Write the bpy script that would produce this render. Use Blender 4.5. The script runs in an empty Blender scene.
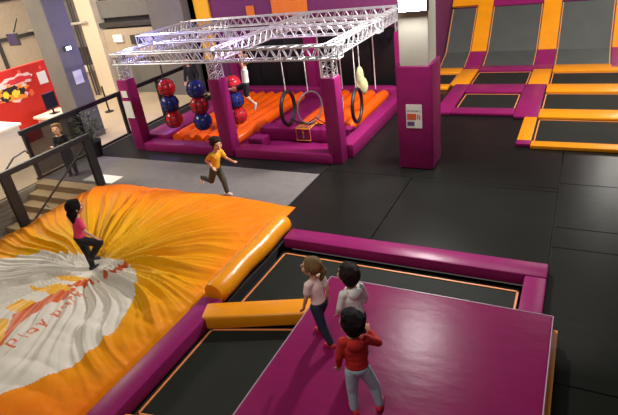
import bpy, bmesh, math, random
from mathutils import Vector as V, Matrix, Euler, noise
random.seed(7)
PI = math.pi
scene = bpy.context.scene
COL = scene.collection

# ------------------------------------------------------------------ materials
def srgb(r, g, b):
    f = lambda c: (c/255/12.92) if c/255 <= .04045 else ((c/255+.055)/1.055)**2.4
    return (f(r), f(g), f(b), 1)

def mat(name, col, rough=.5, metal=0, bump=0, bscale=30, vary=0, vscale=6, spec=.5, emit=None, estr=0, alpha=1, stretch=None, coat=0):
    m = bpy.data.materials.new(name); m.use_nodes = True
    nt = m.node_tree; b = nt.nodes['Principled BSDF']
    b.inputs['Base Color'].default_value = col
    b.inputs['Roughness'].default_value = rough
    b.inputs['Metallic'].default_value = metal
    b.inputs['Specular IOR Level'].default_value = spec
    b.inputs['Alpha'].default_value = alpha
    b.inputs['Coat Weight'].default_value = coat
    if emit:
        b.inputs['Emission Color'].default_value = emit; b.inputs['Emission Strength'].default_value = estr
    tc = nt.nodes.new('ShaderNodeTexCoord')
    vec = tc.outputs['Object']
    if stretch:
        mp = nt.nodes.new('ShaderNodeMapping'); mp.inputs['Scale'].default_value = stretch
        nt.links.new(vec, mp.inputs['Vector']); vec = mp.outputs['Vector']
    if vary:
        n = nt.nodes.new('ShaderNodeTexNoise'); n.inputs['Scale'].default_value = vscale; n.inputs['Detail'].default_value = 4
        nt.links.new(vec, n.inputs['Vector'])
        r = nt.nodes.new('ShaderNodeValToRGB')
        r.color_ramp.elements[0].position = .3; r.color_ramp.elements[1].position = .7
        r.color_ramp.elements[0].color = tuple(c*(1-vary) for c in col[:3])+(1,)
        r.color_ramp.elements[1].color = tuple(min(1, c*(1+vary)) for c in col[:3])+(1,)
        nt.links.new(n.outputs['Fac'], r.inputs['Fac']); nt.links.new(r.outputs['Color'], b.inputs['Base Color'])
    if bump:
        n2 = nt.nodes.new('ShaderNodeTexNoise'); n2.inputs['Scale'].default_value = bscale; n2.inputs['Detail'].default_value = 3
        nt.links.new(vec, n2.inputs['Vector'])
        bp = nt.nodes.new('ShaderNodeBump'); bp.inputs['Strength'].default_value = bump; bp.inputs['Distance'].default_value = .02
        nt.links.new(n2.outputs['Fac'], bp.inputs['Height']); nt.links.new(bp.outputs['Normal'], b.inputs['Normal'])
    return m

PURPLE = mat('purple_vinyl', srgb(136, 30, 92), .36, bump=.22, bscale=5, vary=.06, vscale=3, spec=.2)
PURPLE2 = mat('purple_vinyl_wrinkled', srgb(126, 24, 78), .36, bump=.3, bscale=2.6, vary=.05, vscale=2, stretch=(1, 2.2, 1), spec=.12)
ORANGE = mat('orange_vinyl', srgb(236, 148, 14), .32, bump=.3, bscale=6, vary=.05, vscale=3)
ORANGE_RED = mat('orange_foam_vinyl', srgb(240, 96, 14), .16, spec=.7, bump=.2, bscale=5, vary=.05)
BLACKMAT = mat('black_vinyl_floor', srgb(26, 27, 24), .30, bump=.12, bscale=4, vary=.10, vscale=1.5, spec=.15)
BLACKPAD = mat('black_padding', srgb(27, 27, 27), .5, bump=.15, bscale=5, vary=.1, spec=.25)
BED = mat('trampoline_mesh', srgb(37, 39, 35), .6, bump=.2, bscale=260, vary=.08, vscale=3, spec=.1)
BED_LIT = mat('trampoline_mesh_lit', srgb(74, 77, 74), .5, bump=.2, bscale=260, vary=.08, vscale=2, spec=.4)  # trampoline mesh with the light on the sloping beds put into its grey
TAPE = mat('edge_tape', srgb(228, 140, 84), .5)
TAPEW = mat('pale_piping', srgb(188, 150, 172), .4)
CARPET = mat('grey_carpet', srgb(112, 107, 104), .9, bump=.3, bscale=120, vary=.08, vscale=5)
HALLFLOOR = mat('hall_floor', srgb(196, 176, 148), .5, vary=.06, vscale=1.2)
PITFLOOR = mat('pit_concrete', srgb(30, 30, 30), .9)
CONC = mat('concrete_grey', srgb(108, 104, 100), .85, bump=.15, bscale=20, vary=.08, vscale=2)
CONC_L = mat('concrete_pale', srgb(190, 186, 172), .8, bump=.1, bscale=18, vary=.05, vscale=2)
WHITEWALL = mat('white_plaster', srgb(222, 208, 182), .8, vary=.03)
BEIGE = mat('beige_panel', srgb(186, 170, 146), .7, vary=.05)
GREYDOOR = mat('grey_shutter', srgb(120, 118, 112), .6, vary=.05)
DARKGREY = mat('dark_grey_metal', srgb(62, 60, 60), .5, vary=.05)
WALLPURPLE = mat('purple_wall_paint', srgb(112, 38, 88), .7, vary=.05)
WALLORANGE = mat('orange_wall_paint', srgb(228, 120, 30), .7, vary=.05)
WALLYELLOW = mat('yellow_wall_paint', srgb(246, 178, 20), .6)
RED = mat('red_wall_paint', srgb(196, 38, 26), .6, vary=.05)
TRUSS = mat('truss_aluminium', srgb(205, 205, 208), .38, metal=.55)
BLACKMETAL = mat('black_metal', srgb(24, 23, 23), .45)
MESHP = mat('smoked_panel', srgb(40, 38, 38), .35, alpha=.42)
MESHD = mat('dark_smoked_panel', srgb(20, 19, 20), .4, alpha=.72)
STEPM = mat('beige_step', srgb(192, 166, 124), .8, bump=.2, bscale=60, vary=.08)
WHITE = mat('white_board', srgb(238, 228, 208), .6)
PAPER = mat('paper', srgb(225, 222, 215), .7)
BALLRED = mat('red_ball_vinyl', srgb(206, 34, 46), .2, vary=.05)
BALLBLUE = mat('blue_ball_vinyl', srgb(32, 50, 142), .2, vary=.05)
NET = mat('black_netting', srgb(20, 20, 24), .6)
RUBBER = mat('black_rubber', srgb(24, 24, 26), .45)
ROPE = mat('pale_rope', srgb(205, 198, 190), .8)
CLOTH = mat('pale_green_cloth', srgb(196, 196, 142), .8, vary=.1)
YELLOWBOX = mat('yellow_marking', srgb(232, 160, 30), .5)
LEAF = mat('leaf_green', srgb(52, 62, 38), .6, vary=.3, vscale=9)
SKIN = mat('skin', srgb(214, 158, 128), .55, vary=.03)
SKIN2 = mat('skin_tan', srgb(190, 136, 106), .55, vary=.03)
EYE = mat('eye_dark', srgb(30, 22, 20), .2)
LIP = mat('lip', srgb(176, 92, 84), .5)
HAIR_BLOND = mat('hair_dark_blond', srgb(122, 94, 60), .75, spec=.15, bump=.8, bscale=30, vary=.25, vscale=14, stretch=(3, 3, .6))
HAIR_DARK = mat('hair_dark_brown', srgb(38, 26, 24), .75, spec=.15, bump=.8, bscale=30, vary=.25, vscale=14, stretch=(3, 3, .6))
HAIR_BLACK = mat('hair_black', srgb(22, 16, 18), .75, spec=.15, bump=.8, bscale=30, vary=.2, vscale=14, stretch=(3, 3, .6))
def cloth(name, c, **k): return mat(name, c, .85, bump=.35, bscale=14, vary=.06, vscale=8, **k)
TEE_PALE = cloth('pale_pink_cotton', srgb(242, 214, 210))
TEE_PINK = cloth('bright_pink_cotton', srgb(226, 62, 108))
HOODIE_WHITE = cloth('white_grey_fleece', srgb(226, 224, 221))
HOODIE_RED = cloth('red_fleece', srgb(186, 34, 28))
NAVY = cloth('navy_denim', srgb(34, 38, 62))
BLACKCLOTH = cloth('black_cotton', srgb(24, 22, 26))
JEANS = cloth('light_blue_denim', srgb(176, 198, 212))
MUSTARD = cloth('mustard_cotton', srgb(206, 150, 30))
GREYCLOTH = cloth('grey_cotton', srgb(120, 116, 112))
OLIVE = cloth('dark_olive_cotton', srgb(58, 60, 50))
SHOERED = mat('red_shoe', srgb(196, 40, 56), .5)
SOLE = mat('pale_sole', srgb(220, 210, 205), .6)
SHOEDARK = mat('dark_shoe', srgb(40, 34, 40), .5)
WHITECLOTH = cloth('white_cotton', srgb(225, 222, 218))
SHOEPALE = mat('white_sock', srgb(222, 214, 204), .7)

# ------------------------------------------------------------------ object helpers
def link(o, parent=None):
    COL.objects.link(o)
    if parent is not None: o.parent = parent
    return o
def obj(name, bm, m, parent=None, smooth=False, autosmooth=None):
    me = bpy.data.meshes.new(name)
    bmesh.ops.recalc_face_normals(bm, faces=bm.faces)
    bm.to_mesh(me); bm.free()
    for mm in (m if isinstance(m, (list, tuple)) else [m]): me.materials.append(mm)
    if smooth or autosmooth:
        me.shade_smooth()
        if autosmooth: me.set_sharp_from_angle(angle=math.radians(autosmooth))
    return link(bpy.data.objects.new(name, me), parent)
def tag(o, label, cat, group=None):
    o['label'] = label; o['category'] = cat
    if group: o['group'] = group
    return o
def thing(name, label, cat, loc=(0, 0, 0), rz=0, group=None):
    o = bpy.data.objects.new(name, None); COL.objects.link(o); o.empty_display_size = .1
    o.location = loc; o.rotation_euler = (0, 0, rz)
    return tag(o, label, cat, group)
def struct(name, bm, m, **k):
    o = obj(name, bm, m, **k); o['kind'] = 'structure'; return o
def copy_tree(o, parent=None):
    c = o.copy(); COL.objects.link(c)
    if parent is not None: c.parent = parent
    for ch in list(o.children): copy_tree(ch, c)
    return c

def BM(): return bmesh.new()
def box(bm, x0, x1, y0, y1, z0, z1, bev=0, seg=2, mi=0):
    r = bmesh.ops.create_cube(bm, size=1)
    vs = r['verts']
    for v in vs:
        v.co = V((x0 if v.co.x < 0 else x1, y0 if v.co.y < 0 else y1, z0 if v.co.z < 0 else z1))
    fs = set(f for v in vs for f in v.link_faces)
    for f in fs: f.material_index = mi
    if bev:
        es = list(set(e for v in vs for e in v.link_edges))
        rr = bmesh.ops.bevel(bm, geom=es, offset=bev, segments=seg, profile=.5, affect='EDGES')
        for f in rr['faces']: f.material_index = mi
    return bm
def prism(bm, pts, z0, z1, bev=0, seg=2):
    """vertical prism over a polygon; z0/z1 numbers or per-point lists"""
    n = len(pts)
    zb = z0 if isinstance(z0, (list, tuple)) else [z0]*n
    zt = z1 if isinstance(z1, (list, tuple)) else [z1]*n
    a = [bm.verts.new((p[0], p[1], zb[i])) for i, p in enumerate(pts)]
    b = [bm.verts.new((p[0], p[1], zt[i])) for i, p in enumerate(pts)]
    bm.faces.new(a[::-1]); bm.faces.new(b)
    for i in range(n): bm.faces.new((a[i], a[(i+1) % n], b[(i+1) % n], b[i]))
    if bev:
        es = list(set(e for v in a+b for e in v.link_edges))
        bmesh.ops.bevel(bm, geom=es, offset=bev, segments=seg, profile=.5, affect='EDGES')
    return bm
def tube(bm, pts, r, n=8, caps=True, closed=False):
    pts = [V(p) for p in pts]; rings = []
    m = len(pts)
    rr = r if isinstance(r, (list, tuple)) else [r]*m
    up0 = None
    for i, p in enumerate(pts):
        if closed: d = pts[(i+1) % m]-pts[i-1]
        else: d = pts[min(i+1, m-1)]-pts[max(i-1, 0)]
        d.normalize()
        if up0 is None:
            up0 = V((0, 0, 1)) if abs(d.z) < .9 else V((1, 0, 0))
        s = d.cross(up0); s.normalize(); u = s.cross(d); u.normalize(); up0 = u
        rings.append([bm.verts.new(p+(s*math.cos(2*PI*k/n)+u*math.sin(2*PI*k/n))*rr[i]) for k in range(n)])
    L = m if closed else m-1
    for i in range(L):
        A, B = rings[i], rings[(i+1) % m]
        for k in range(n): bm.faces.new((A[k], A[(k+1) % n], B[(k+1) % n], B[k]))
    if caps and not closed:
        bm.faces.new(rings[0][::-1]); bm.faces.new(rings[-1])
    return bm
def ell(bm, c, r, rot=None, u=14, v=10):
    M = Matrix.Translation(V(c)) @ (rot.to_4x4() if rot else Matrix()) @ Matrix.Diagonal(V((r[0], r[1], r[2], 1)))
    bmesh.ops.create_uvsphere(bm, u_segments=u, v_segments=v, radius=1, matrix=M)
def cap(bm, p, q, r0, r1, n=12):
    """tapered capsule"""
    p, q = V(p), V(q); d = q-p; L = d.length
    if L < 1e-6: return
    d.normalize()
    pts, rs = [], []
    for k in range(4):
        a = PI/2*(1-k/4); pts.append(p-d*r0*math.sin(a)); rs.append(max(r0*math.cos(a), .0006))
    for k in range(5):
        t = k/4; pts.append(p+(q-p)*t); rs.append(r0+(r1-r0)*t)
    for k in range(1, 5):
        a = PI/2*k/4; pts.append(q+d*r1*math.sin(a)); rs.append(max(r1*math.cos(a), .0006))
    tube(bm, pts, rs, n)
def remesh(name, bm, voxel, m, parent, smooth=4, fac=.5):
    me = bpy.data.meshes.new(name+'_raw'); bmesh.ops.recalc_face_normals(bm, faces=bm.faces); bm.to_mesh(me); bm.free()
    o = bpy.data.objects.new(name, me); COL.objects.link(o)
    r = o.modifiers.new('r', 'REMESH'); r.mode = 'VOXEL'; r.voxel_size = voxel; r.use_smooth_shade = True
    if smooth:
        s = o.modifiers.new('s', 'SMOOTH'); s.iterations = smooth; s.factor = fac
    dg = bpy.context.evaluated_depsgraph_get(); dg.update()
    me2 = bpy.data.meshes.new_from_object(o.evaluated_get(dg)); me2.name = name
    o.modifiers.clear(); o.data = me2; bpy.data.meshes.remove(me)
    me2.materials.clear(); me2.materials.append(m); me2.shade_smooth()
    if parent is not None: o.parent = parent
    return o

# ------------------------------------------------------------------ camera
H = 4.6
pitch, roll, yaw = map(math.radians, (27.33, 8.055, 29.8))
fw = V((-math.sin(yaw)*math.cos(pitch), math.cos(yaw)*math.cos(pitch), -math.sin(pitch)))
rt = fw.cross(V((0, 0, 1))).normalized(); up = rt.cross(fw)
cr = rt*math.cos(roll)-up*math.sin(roll); cu = rt*math.sin(roll)+up*math.cos(roll)
cd = bpy.data.cameras.new('camera'); cam = bpy.data.objects.new('camera', cd); COL.objects.link(cam)
cd.sensor_width = 36; cd.lens = 509.6/618*36; cd.clip_end = 200
cam.matrix_world = Matrix(((cr.x, cu.x, -fw.x, 0), (cr.y, cu.y, -fw.y, 0), (cr.z, cu.z, -fw.z, H), (0, 0, 0, 1)))
scene.camera = cam

# ------------------------------------------------------------------ floors
g = .006
b = BM()
def panels(bm, rects, z0=-.3, z1=0, bev=.006):
    for x0, x1, y0, y1 in rects: box(bm, x0+g, x1-g, y0+g, y1-g, z0, z1, bev, 1)
panels(b, [(-4.85, -2.85, 6.7, 9.45), (-2.85, -.08, 6.7, 9.3), (-4.85, -.08, 9.45, 11.3), (-2.85, -.08, 9.3, 9.45),
           (-.08, 4.6, 8.02, 9.68), (-.08, 4.6, 7.4, 8.02), (-.08, 4.6, 4.6, 7.4), (-.08, 4.6, .5, 4.6), (-.08, 4.6, 9.68, 11.3),
           (-4.85, -3, 11.3, 15.6), (-3, -.6, 11.3, 13.6), (-.6, 4.6, 11.3, 15), (-3, -.6, 13.6, 18.5), (-.6, 4.6, 15, 18.5), (-4.6, -3, 15.6, 18.5)])
struct('floor', b, BLACKMAT)
b = BM(); panels(b, [(-12.2, -4.86, 9.24, 12.2), (-12.2, -4.86, 12.2, 15.4), (-4.86-.03, -4.86, 7.72, 9.24)]); struct('floor', b, BLACKPAD)
b = BM(); box(b, -12.2, -4.9, 7.66, 9.235, -.3, -.004); struct('floor', b, CARPET)
b = BM(); box(b, -10.05, -4.3, .4, 7.655, -.3, -.004); box(b, -4.3, -.09, .4, 6.68, -.5, -.3); struct('floor', b, PITFLOOR)
b = BM(); box(b, -26, -12.205, 7.66, 15.4, -.3, 0); box(b, -26, -12.205, -1, 7.66, -.3, 0); box(b, -12.2, -10.06, .4, 5.2, -1.6, -1.5); struct('floor', b, HALLFLOOR)

# ------------------------------------------------------------------ trampolines in front
def bed_quad(bm, pts, z, th=.012):
    prism(bm, pts, z-th, z)
def tape_loop(bm, pts, z, w=.018):
    n = len(pts)
    for i in range(n):
        p, q = V((*pts[i], z)), V((*pts[(i+1) % n], z)); d = (q-p).normalized(); s = V((-d.y, d.x, 0))*w
        prism(bm, [tuple((p-s-d*w)[:2]), tuple((q-s+d*w)[:2]), tuple((q+s+d*w)[:2]), tuple((p+s-d*w)[:2])], z-.004, z+.006)
t = thing('trampoline', 'long dark trampoline with purple padding on its back and right sides, behind the children', 'trampoline', (-2.2, 5.6, 0))
def child(par, name, bm, m, **k):
    o = obj(name, bm, m, par, **k); o.matrix_parent_inverse = Matrix.Translation(-V(par.location)) if par.rotation_euler.z == 0 else par.matrix_world.inverted(); return o
b = BM(); bed_quad(b, [(-4.2, 4.55), (-.40, 5.0), (-.40, 6.28), (-4.2, 6.28)], -.06); child(t, 'bed', b, BED)
b = BM(); tape_loop(b, [(-4.14, 4.60), (-.42, 5.05), (-.42, 6.2), (-4.14, 6.2)], -.055, .014); child(t, 'edge_tape', b, TAPE)
b = BM(); box(b, -4.25, -.07, 6.36, 6.72, -.06, .14, .03); child(t, 'back_padding', b, PURPLE, autosmooth=40)
b = BM(); box(b, -.36, -.07, 1.2, 6.355, -.06, .14, .03); child(t, 'side_padding', b, PURPLE, autosmooth=40)

t = thing('trampoline', 'dark trampoline in the foreground between the purple edge pad and the big purple mat', 'trampoline', (-3.4, 3.3, 0))
T2 = [(-4.26, 2.56), (-2.3, 2.9), (-2.3, 4.80), (-4.27, 4.20)]
b = BM(); bed_quad(b, T2, -.06); child(t, 'bed', b, BED)
b = BM(); tape_loop(b, [(-4.20, 2.63), (-2.3, 2.96), (-2.3, 4.77), (-4.22, 4.15)], -.055, .014); child(t, 'edge_tape', b, TAPE)
b = BM(); prism(b, [(-4.22, 2.22), (-2.4, 2.55), (-2.4, 2.86), (-4.22, 2.5)], -.06, .1, .025); child(t, 'front_padding', b, ORANGE, autosmooth=40)
b = BM(); box(b, -4.62, -4.27, 1.2, 4.56, -.06, .16, .03); child(t, 'side_padding', b, PURPLE, autosmooth=40)
b = BM(); prism(b, [(-4.33, 4.10), (-2.80, 4.70), (-2.93, 5.02), (-4.45, 4.42)], [-.05]*4, [.17]*4, .035, 3)
tag(obj('padded_beam', b, ORANGE, autosmooth=40), 'orange padded beam dividing the two foreground trampolines, ending at the girl', 'padding')

# big purple crash mat
t = thing('crash_mat', 'big purple crash mat the three children walk on, orange along its right edge', 'mat', (-1.4, 3.3, .14))
b = BM(); box(b, -2.86, .05, .9, 5.35, .15, .31, .025, 3); child(t, 'top_cover', b, PURPLE2, autosmooth=40)
b = BM(); box(b, -2.84, .115, .9, 5.30, .141, .149, .003); child(t, 'base_layer', b, ORANGE, autosmooth=40)
b = BM()
for p, q in (((-2.86, .9, .305), (-2.86, 5.35, .305)), ((-2.86, 5.35, .305), (.05, 5.35, .305)), ((.05, 5.35, .305), (.05, .9, .305))): tube(b, [p, q], .008, 6)
child(t, 'piping', b, TAPEW)
MATZ = .31

# orange bolster
b = BM()
n = 26; pts = []; rs = []
for i in range(n+1):
    y = 4.60+(6.78-4.60)*i/n
    pts.append((-4.455+.012*math.sin(i*.5), y, .185)); rs.append((.185 if 0 < i < n else .165)*(1+.012*math.sin(i*1.9)-.03*(i in (8, 15))))
tube(b, pts, rs, 28)
tag(obj('foam_bolster', b, ORANGE, autosmooth=50), 'round orange bolster lying along the right edge of the airbag', 'bolster')

# ------------------------------------------------------------------ airbag
BAG = (-9.95, -4.68, 1.0, 7.66)
DIP = V((-7.12, 4.66))
def bag_z(x, y):
    x0, x1, y0, y1 = BAG
    ex = min((x-x0)/.9, (x1-x)/(1.5 if y > 4.7 else .9)); ey = min((y-y0)/.9, (y1-y)/1.1)
    e = lambda s: .25*min(max(s, 0)*12, 1)+.75*math.sin(min(max(s, 0), 1)*PI/2)
    rim = e(ex)*e(ey)
    dx, dy = x-DIP.x, y-DIP.y; r = math.hypot(dx, dy); a = math.atan2(dy, dx)
    base = .43*rim
    dip = -.34*math.exp(-(r/.62)**1.2)-.05*math.exp(-(r/1.6)**2)
    env = min(1, r/.5)*math.exp(-max(0, r-.6)/2.5)*rim
    wob = .5*noise.noise(V((x*.9, y*.9, 3.1)))
    A = a+wob*.25*min(1, r)
    w = 0
    for k, (fq, ph, am) in enumerate(((9, .3, .026), (15, 1.7, .026), (23, 4.1, .022), (34, 2.2, .016), (53, .9, .011))):
        s = math.sin(fq*A+ph+1.4*noise.noise(V((math.cos(a)*2, math.sin(a)*2, k+5.5))))
        fade = min(1, r*fq/16)
        w += am*(1-2*abs(s)**.7)*fade
    amp = .7+.8*noise.noise(V((math.cos(a)*1.6, math.sin(a)*1.6, 9.2)))
    z = base+dip+w*env*max(.4, amp)*2.4
    z += (.028*noise.noise(V((x*1.7, y*1.7, 1.3)))+.012*noise.noise(V((x*5, y*5, 2.3))))*rim
    # frill where the cover is tucked behind the edge pad
    q = max(0, 1-(x1-x)/.5)
    if q > 0: z += .05*q*rim*noise.noise(V((x*9, y*11, 4.4)))
    q = min(1, max(0, 1.5-(x1-x)/1.1))
    z += .085*q*rim*(abs(noise.noise(V((x*1.1, y*3.4, 8.4))))-.18)*min(1, max(0, 5-y))
    q = max(0, 1-(x-x0)/.9)
    if q > 0: z += .05*q*rim*noise.noise(V((x*2, y*4, 7.4)))
    return max(z, .012)
def seg_d(px, py, a, bq):
    ax, ay = a; bx, by = bq; dx, dy = bx-ax, by-ay
    tt = max(0, min(1, ((px-ax)*dx+(py-ay)*dy)/(dx*dx+dy*dy+1e-9)))
    return math.hypot(px-ax-tt*dx, py-ay-tt*dy)
def inpoly(x, y, P):
    c = False; j = len(P)-1
    for i in range(len(P)):
        if (P[i][1] > y) != (P[j][1] > y) and x < (P[j][0]-P[i][0])*(y-P[i][1])/(P[j][1]-P[i][1])+P[i][0]: c = not c
        j = i
    return c
# lettering "play park": strokes in a unit box (u along the line, v up), on the cover
def arc(cx, cy, rx, ry, a0, a1, n=9): return [(cx+rx*math.cos(math.radians(a0+(a1-a0)*i/n)), cy+ry*math.sin(math.radians(a0+(a1-a0)*i/n))) for i in range(n+1)]
GL = {'P': [[(0, 0), (0, 1), (.35, 1)]+arc(.35, .74, .27, .26, 90, -90)+[(0, .48)]],
      'l': [[(.05, 0), (.05, 1)]],
      'a': [arc(.27, .32, .27, .32, 0, 360, 14), [(.54, .64), (.54, 0)]],
      'y': [[(0, .66), (.28, .04)], [(.56, .66), (.18, -.3)]],
      'p': [[(0, .66), (0, -.32)], arc(.27, .32, .27, .32, 0, 360, 14)],
      'r': [[(0, .66), (0, 0)], [(0, .4), (.12, .6), (.34, .66)]],
      'k': [[(0, 1), (0, 0)], [(.45, .66), (.03, .3)], [(.14, .4), (.48, 0)]]}
strokes = []
u = 2.62
for ch, adv in (('P', .82), ('l', .34), ('a', .78), ('y', .78), (' ', .35), ('p', .78), ('a', .80), ('r', .58), ('k', .6)):
    for s in GL.get(ch, []):
        strokes.append([(-6.20-.17*((u-2.62)/1.35)**2-v*.19, u+uu*.165) for uu, v in s])
    u += adv*.225
POLY_Y = [[(-7.28, 3.28), (-7.26, 3.50), (-6.86, 3.50), (-6.80, 3.27)], [(-7.36, 3.70), (-7.12, 3.95), (-6.80, 3.90), (-6.90, 3.70)], [(-7.34, 2.85), (-7.28, 3.14), (-6.95, 3.14), (-6.62, 2.78), (-6.60, 2.58), (-6.9, 2.5)], [(-7.42, 4.06), (-7.2, 4.24), (-6.9, 4.2), (-7.0, 4.04)]]
POLY_O = [[(-6.60, 2.56), (-6.56, 2.80), (-6.88, 3.20), (-6.88, 3.56), (-6.80, 3.88), (-6.62, 3.98), (-6.52, 3.80), (-6.64, 3.5), (-6.66, 3.12), (-6.46, 2.74), (-6.46, 2.58)], [(-6.85, 4.0), (-6.80, 4.30), (-6.55, 4.32), (-6.62, 4.02)], [(-6.62, 4.42), (-6.50, 4.80), (-6.34, 4.74), (-6.48, 4.40)]]
POLY_Y = [[(-6.85+(x+6.9)*1.3+.06, 3.2+(y-3.3)*1.25) for x, y in P] for P in POLY_Y]; POLY_O = [[(-6.85+(x+6.9)*1.15-.07, 3.2+(y-3.3)*1.1) for x, y in P] for P in POLY_O]
CIRC = (-7.05, 3.08, 1.86)
def bag_mi(x, y):
    if math.hypot(x-CIRC[0], y-CIRC[1]) < CIRC[2]:
        if -6.85 < x < -6.0 and 2.55 < y < 4.6:
            for s in strokes:
                for i in range(len(s)-1):
                    if seg_d(x, y, s[i], s[i+1]) < .0155: return 3
        for P in POLY_O:
            if inpoly(x, y, P): return 3
        for P in POLY_Y:
            if inpoly(x, y, P): return 2
        return 1
    return 0
def bagmat():
    m = mat('airbag_orange_nylon', srgb(238, 140, 14), .55, bump=.25, bscale=7, spec=.15)
    nt = m.node_tree; bs = nt.nodes['Principled BSDF']
    tc = nt.nodes.new('ShaderNodeTexCoord'); mp = nt.nodes.new('ShaderNodeMapping')
    mp.inputs['Location'].default_value = (7.3/3.5, -4.3/3.2, 0); mp.inputs['Scale'].default_value = (1/3.5, 1/3.2, 0)
    gr = nt.nodes.new('ShaderNodeTexGradient'); gr.gradient_type = 'SPHERICAL'
    r = nt.nodes.new('ShaderNodeValToRGB'); e = r.color_ramp.elements
    e[0].position = .0; e[0].color = srgb(236, 120, 10); e[1].position = .62; e[1].color = srgb(226, 166, 10)
    nz = nt.nodes.new('ShaderNodeTexNoise'); nz.inputs['Scale'].default_value = .8
    ad = nt.nodes.new('ShaderNodeMath'); ad.operation = 'MULTIPLY_ADD'; ad.inputs[1].default_value = .5; 
    sb = nt.nodes.new('ShaderNodeMath'); sb.operation = 'SUBTRACT'; sb.inputs[1].default_value = .25
    nt.links.new(tc.outputs['Object'], mp.inputs['Vector']); nt.links.new(mp.outputs['Vector'], gr.inputs['Vector'])
    nt.links.new(tc.outputs['Object'], nz.inputs['Vector'])
    nt.links.new(nz.outputs['Fac'], ad.inputs[0]); nt.links.new(gr.outputs['Fac'], ad.inputs[2]); nt.links.new(ad.outputs[0], sb.inputs[0])
    nt.links.new(sb.outputs[0], r.inputs['Fac']); nt.links.new(r.outputs['Color'], bs.inputs['Base Color'])
    return m
BAGM = [bagmat(), mat('airbag_white_print', srgb(220, 212, 198), .6, bump=.25, bscale=7, spec=.15), mat('airbag_yellow_print', srgb(232, 170, 30), .5), mat('airbag_red_orange_print', srgb(205, 88, 28), .5)]
def airbag():
    x0, x1, y0, y1 = BAG; st = .017
    nx, ny = int((x1-x0)/st), int((y1-y0)/st)
    vs = []; fs = []; mi = []
    for j in range(ny+1):
        for i in range(nx+1):
            x = x0+(x1-x0)*i/nx; y = y0+(y1-y0)*j/ny
            vs.append((x, y, bag_z(x, y)))
    for j in range(ny):
        for i in range(nx):
            a = j*(nx+1)+i
            fs.append((a, a+1, a+nx+2, a+nx+1)); mi.append(bag_mi(x0+(x1-x0)*(i+.5)/nx, y0+(y1-y0)*(j+.5)/ny))
    me = bpy.data.meshes.new('airbag'); me.from_pydata(vs, [], fs)
    for m in BAGM: me.materials.append(m)
    me.polygons.foreach_set('material_index', mi); me.shade_smooth(); me.update()
    return link(bpy.data.objects.new('airbag', me))
tag(airbag(), 'huge crumpled orange and yellow inflatable airbag with a white round logo print', 'airbag')

# ------------------------------------------------------------------ far trampoline court (pads and beds)
PAD_Z = .09
def pad(name, rect, m, label, z=PAD_Z):
    b = BM(); box(b, rect[0], rect[1], rect[2], rect[3], .004, z, .02)
    return tag(obj(name, b, m, autosmooth=40), label, 'padding', 'court pads')
pad('safety_pad', (-1.06, -.76, 11.62, 13.2), ORANGE, 'orange pad strip at the left end of the nearest court trampoline')
pad('safety_pad', (-1.06, -.76, 11.38, 11.615), PURPLE, 'tiny purple end pad at the front left corner of the court')
pad('safety_pad', (-.755, 3.6, 11.3, 11.6), ORANGE, 'frontmost long orange pad band of the court, on the open black floor')
pad('safety_pad', (-.755, 3.6, 13.22, 13.86), ORANGE, 'second long orange pad band from the front of the court')
pad('safety_pad', (-.735, 3.6, 15.42, 16.16), ORANGE, 'third long orange pad band from the front of the court')
pad('safety_pad', (-.70, 3.6, 17.65, 18.42), ORANGE, 'long orange pad band at the foot of the right wall trampoline')
pad('safety_pad', (-1.33, -.76, 13.22, 16.16), PURPLE, 'wide purple pad right of the small purple-framed trampoline')
pad('safety_pad', (-2.93, -1.335, 13.4, 13.86), PURPLE, 'front purple pad of the small purple-framed trampoline')
pad('safety_pad', (-2.93, -1.335, 15.35, 16.16), PURPLE, 'back purple pad of the small purple-framed trampoline')
pad('safety_pad', (-3.38, -2.935, 13.4, 16.16), PURPLE, 'left purple pad of the small purple-framed trampoline')
pad('safety_pad', (-3.52, -2.98, 16.17, 18.0), ORANGE, 'square orange pad behind the left purple pad, near the pillar')
pad('safety_pad', (-1.27, -.72, 16.17, 17.9), ORANGE, 'square orange pad in the middle of the court')
pad('safety_pad', (-2.97, -1.28, 17.82, 18.42), PURPLE, 'purple pad band at the foot of the middle wall trampoline')
pad('safety_pad', (-4.45, -3.53, 17.6, 18.2), ORANGE, 'orange pad band at the foot of the left wall trampoline beside the pillar')
pad('safety_pad', (-4.45, -3.53, 15.75, 16.16), ORANGE, 'short orange pad just right of the pillar')
def court_tramp(x0, x1, y0, y1, label):
    t = thing('trampoline', label, 'trampoline', ((x0+x1)/2, (y0+y1)/2, 0), 0, 'court trampolines')
    b = BM(); box(b, x0, x1, y0, y1, .004, .018); child(t, 'bed', b, BED)
    i = .05
    b = BM(); tape_loop(b, [(x0+i, y0+i), (x1-i, y0+i), (x1-i, y1-i), (x0+i, y1-i)], .024, .014); child(t, 'edge_tape', b, TAPE)
court_tramp(-.755, 3.6, 11.61, 13.21, 'nearest court trampoline, framed by orange bands at right')
court_tramp(-.755, 3.6, 13.87, 15.41, 'second court trampoline from the front, between two orange bands')
court_tramp(-.715, 3.6, 16.17, 17.64, 'third court trampoline from the front, nearest to the right wall trampoline')
court_tramp(-2.92, -1.34, 13.87, 15.34, 'small dark trampoline inside the purple pad frame')
court_tramp(-2.97, -1.28, 16.17, 17.81, 'dark trampoline between two square orange pads')
court_tramp(-4.45, -3.53, 16.17, 17.59, 'dark court trampoline partly hidden by the pillar')
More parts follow.
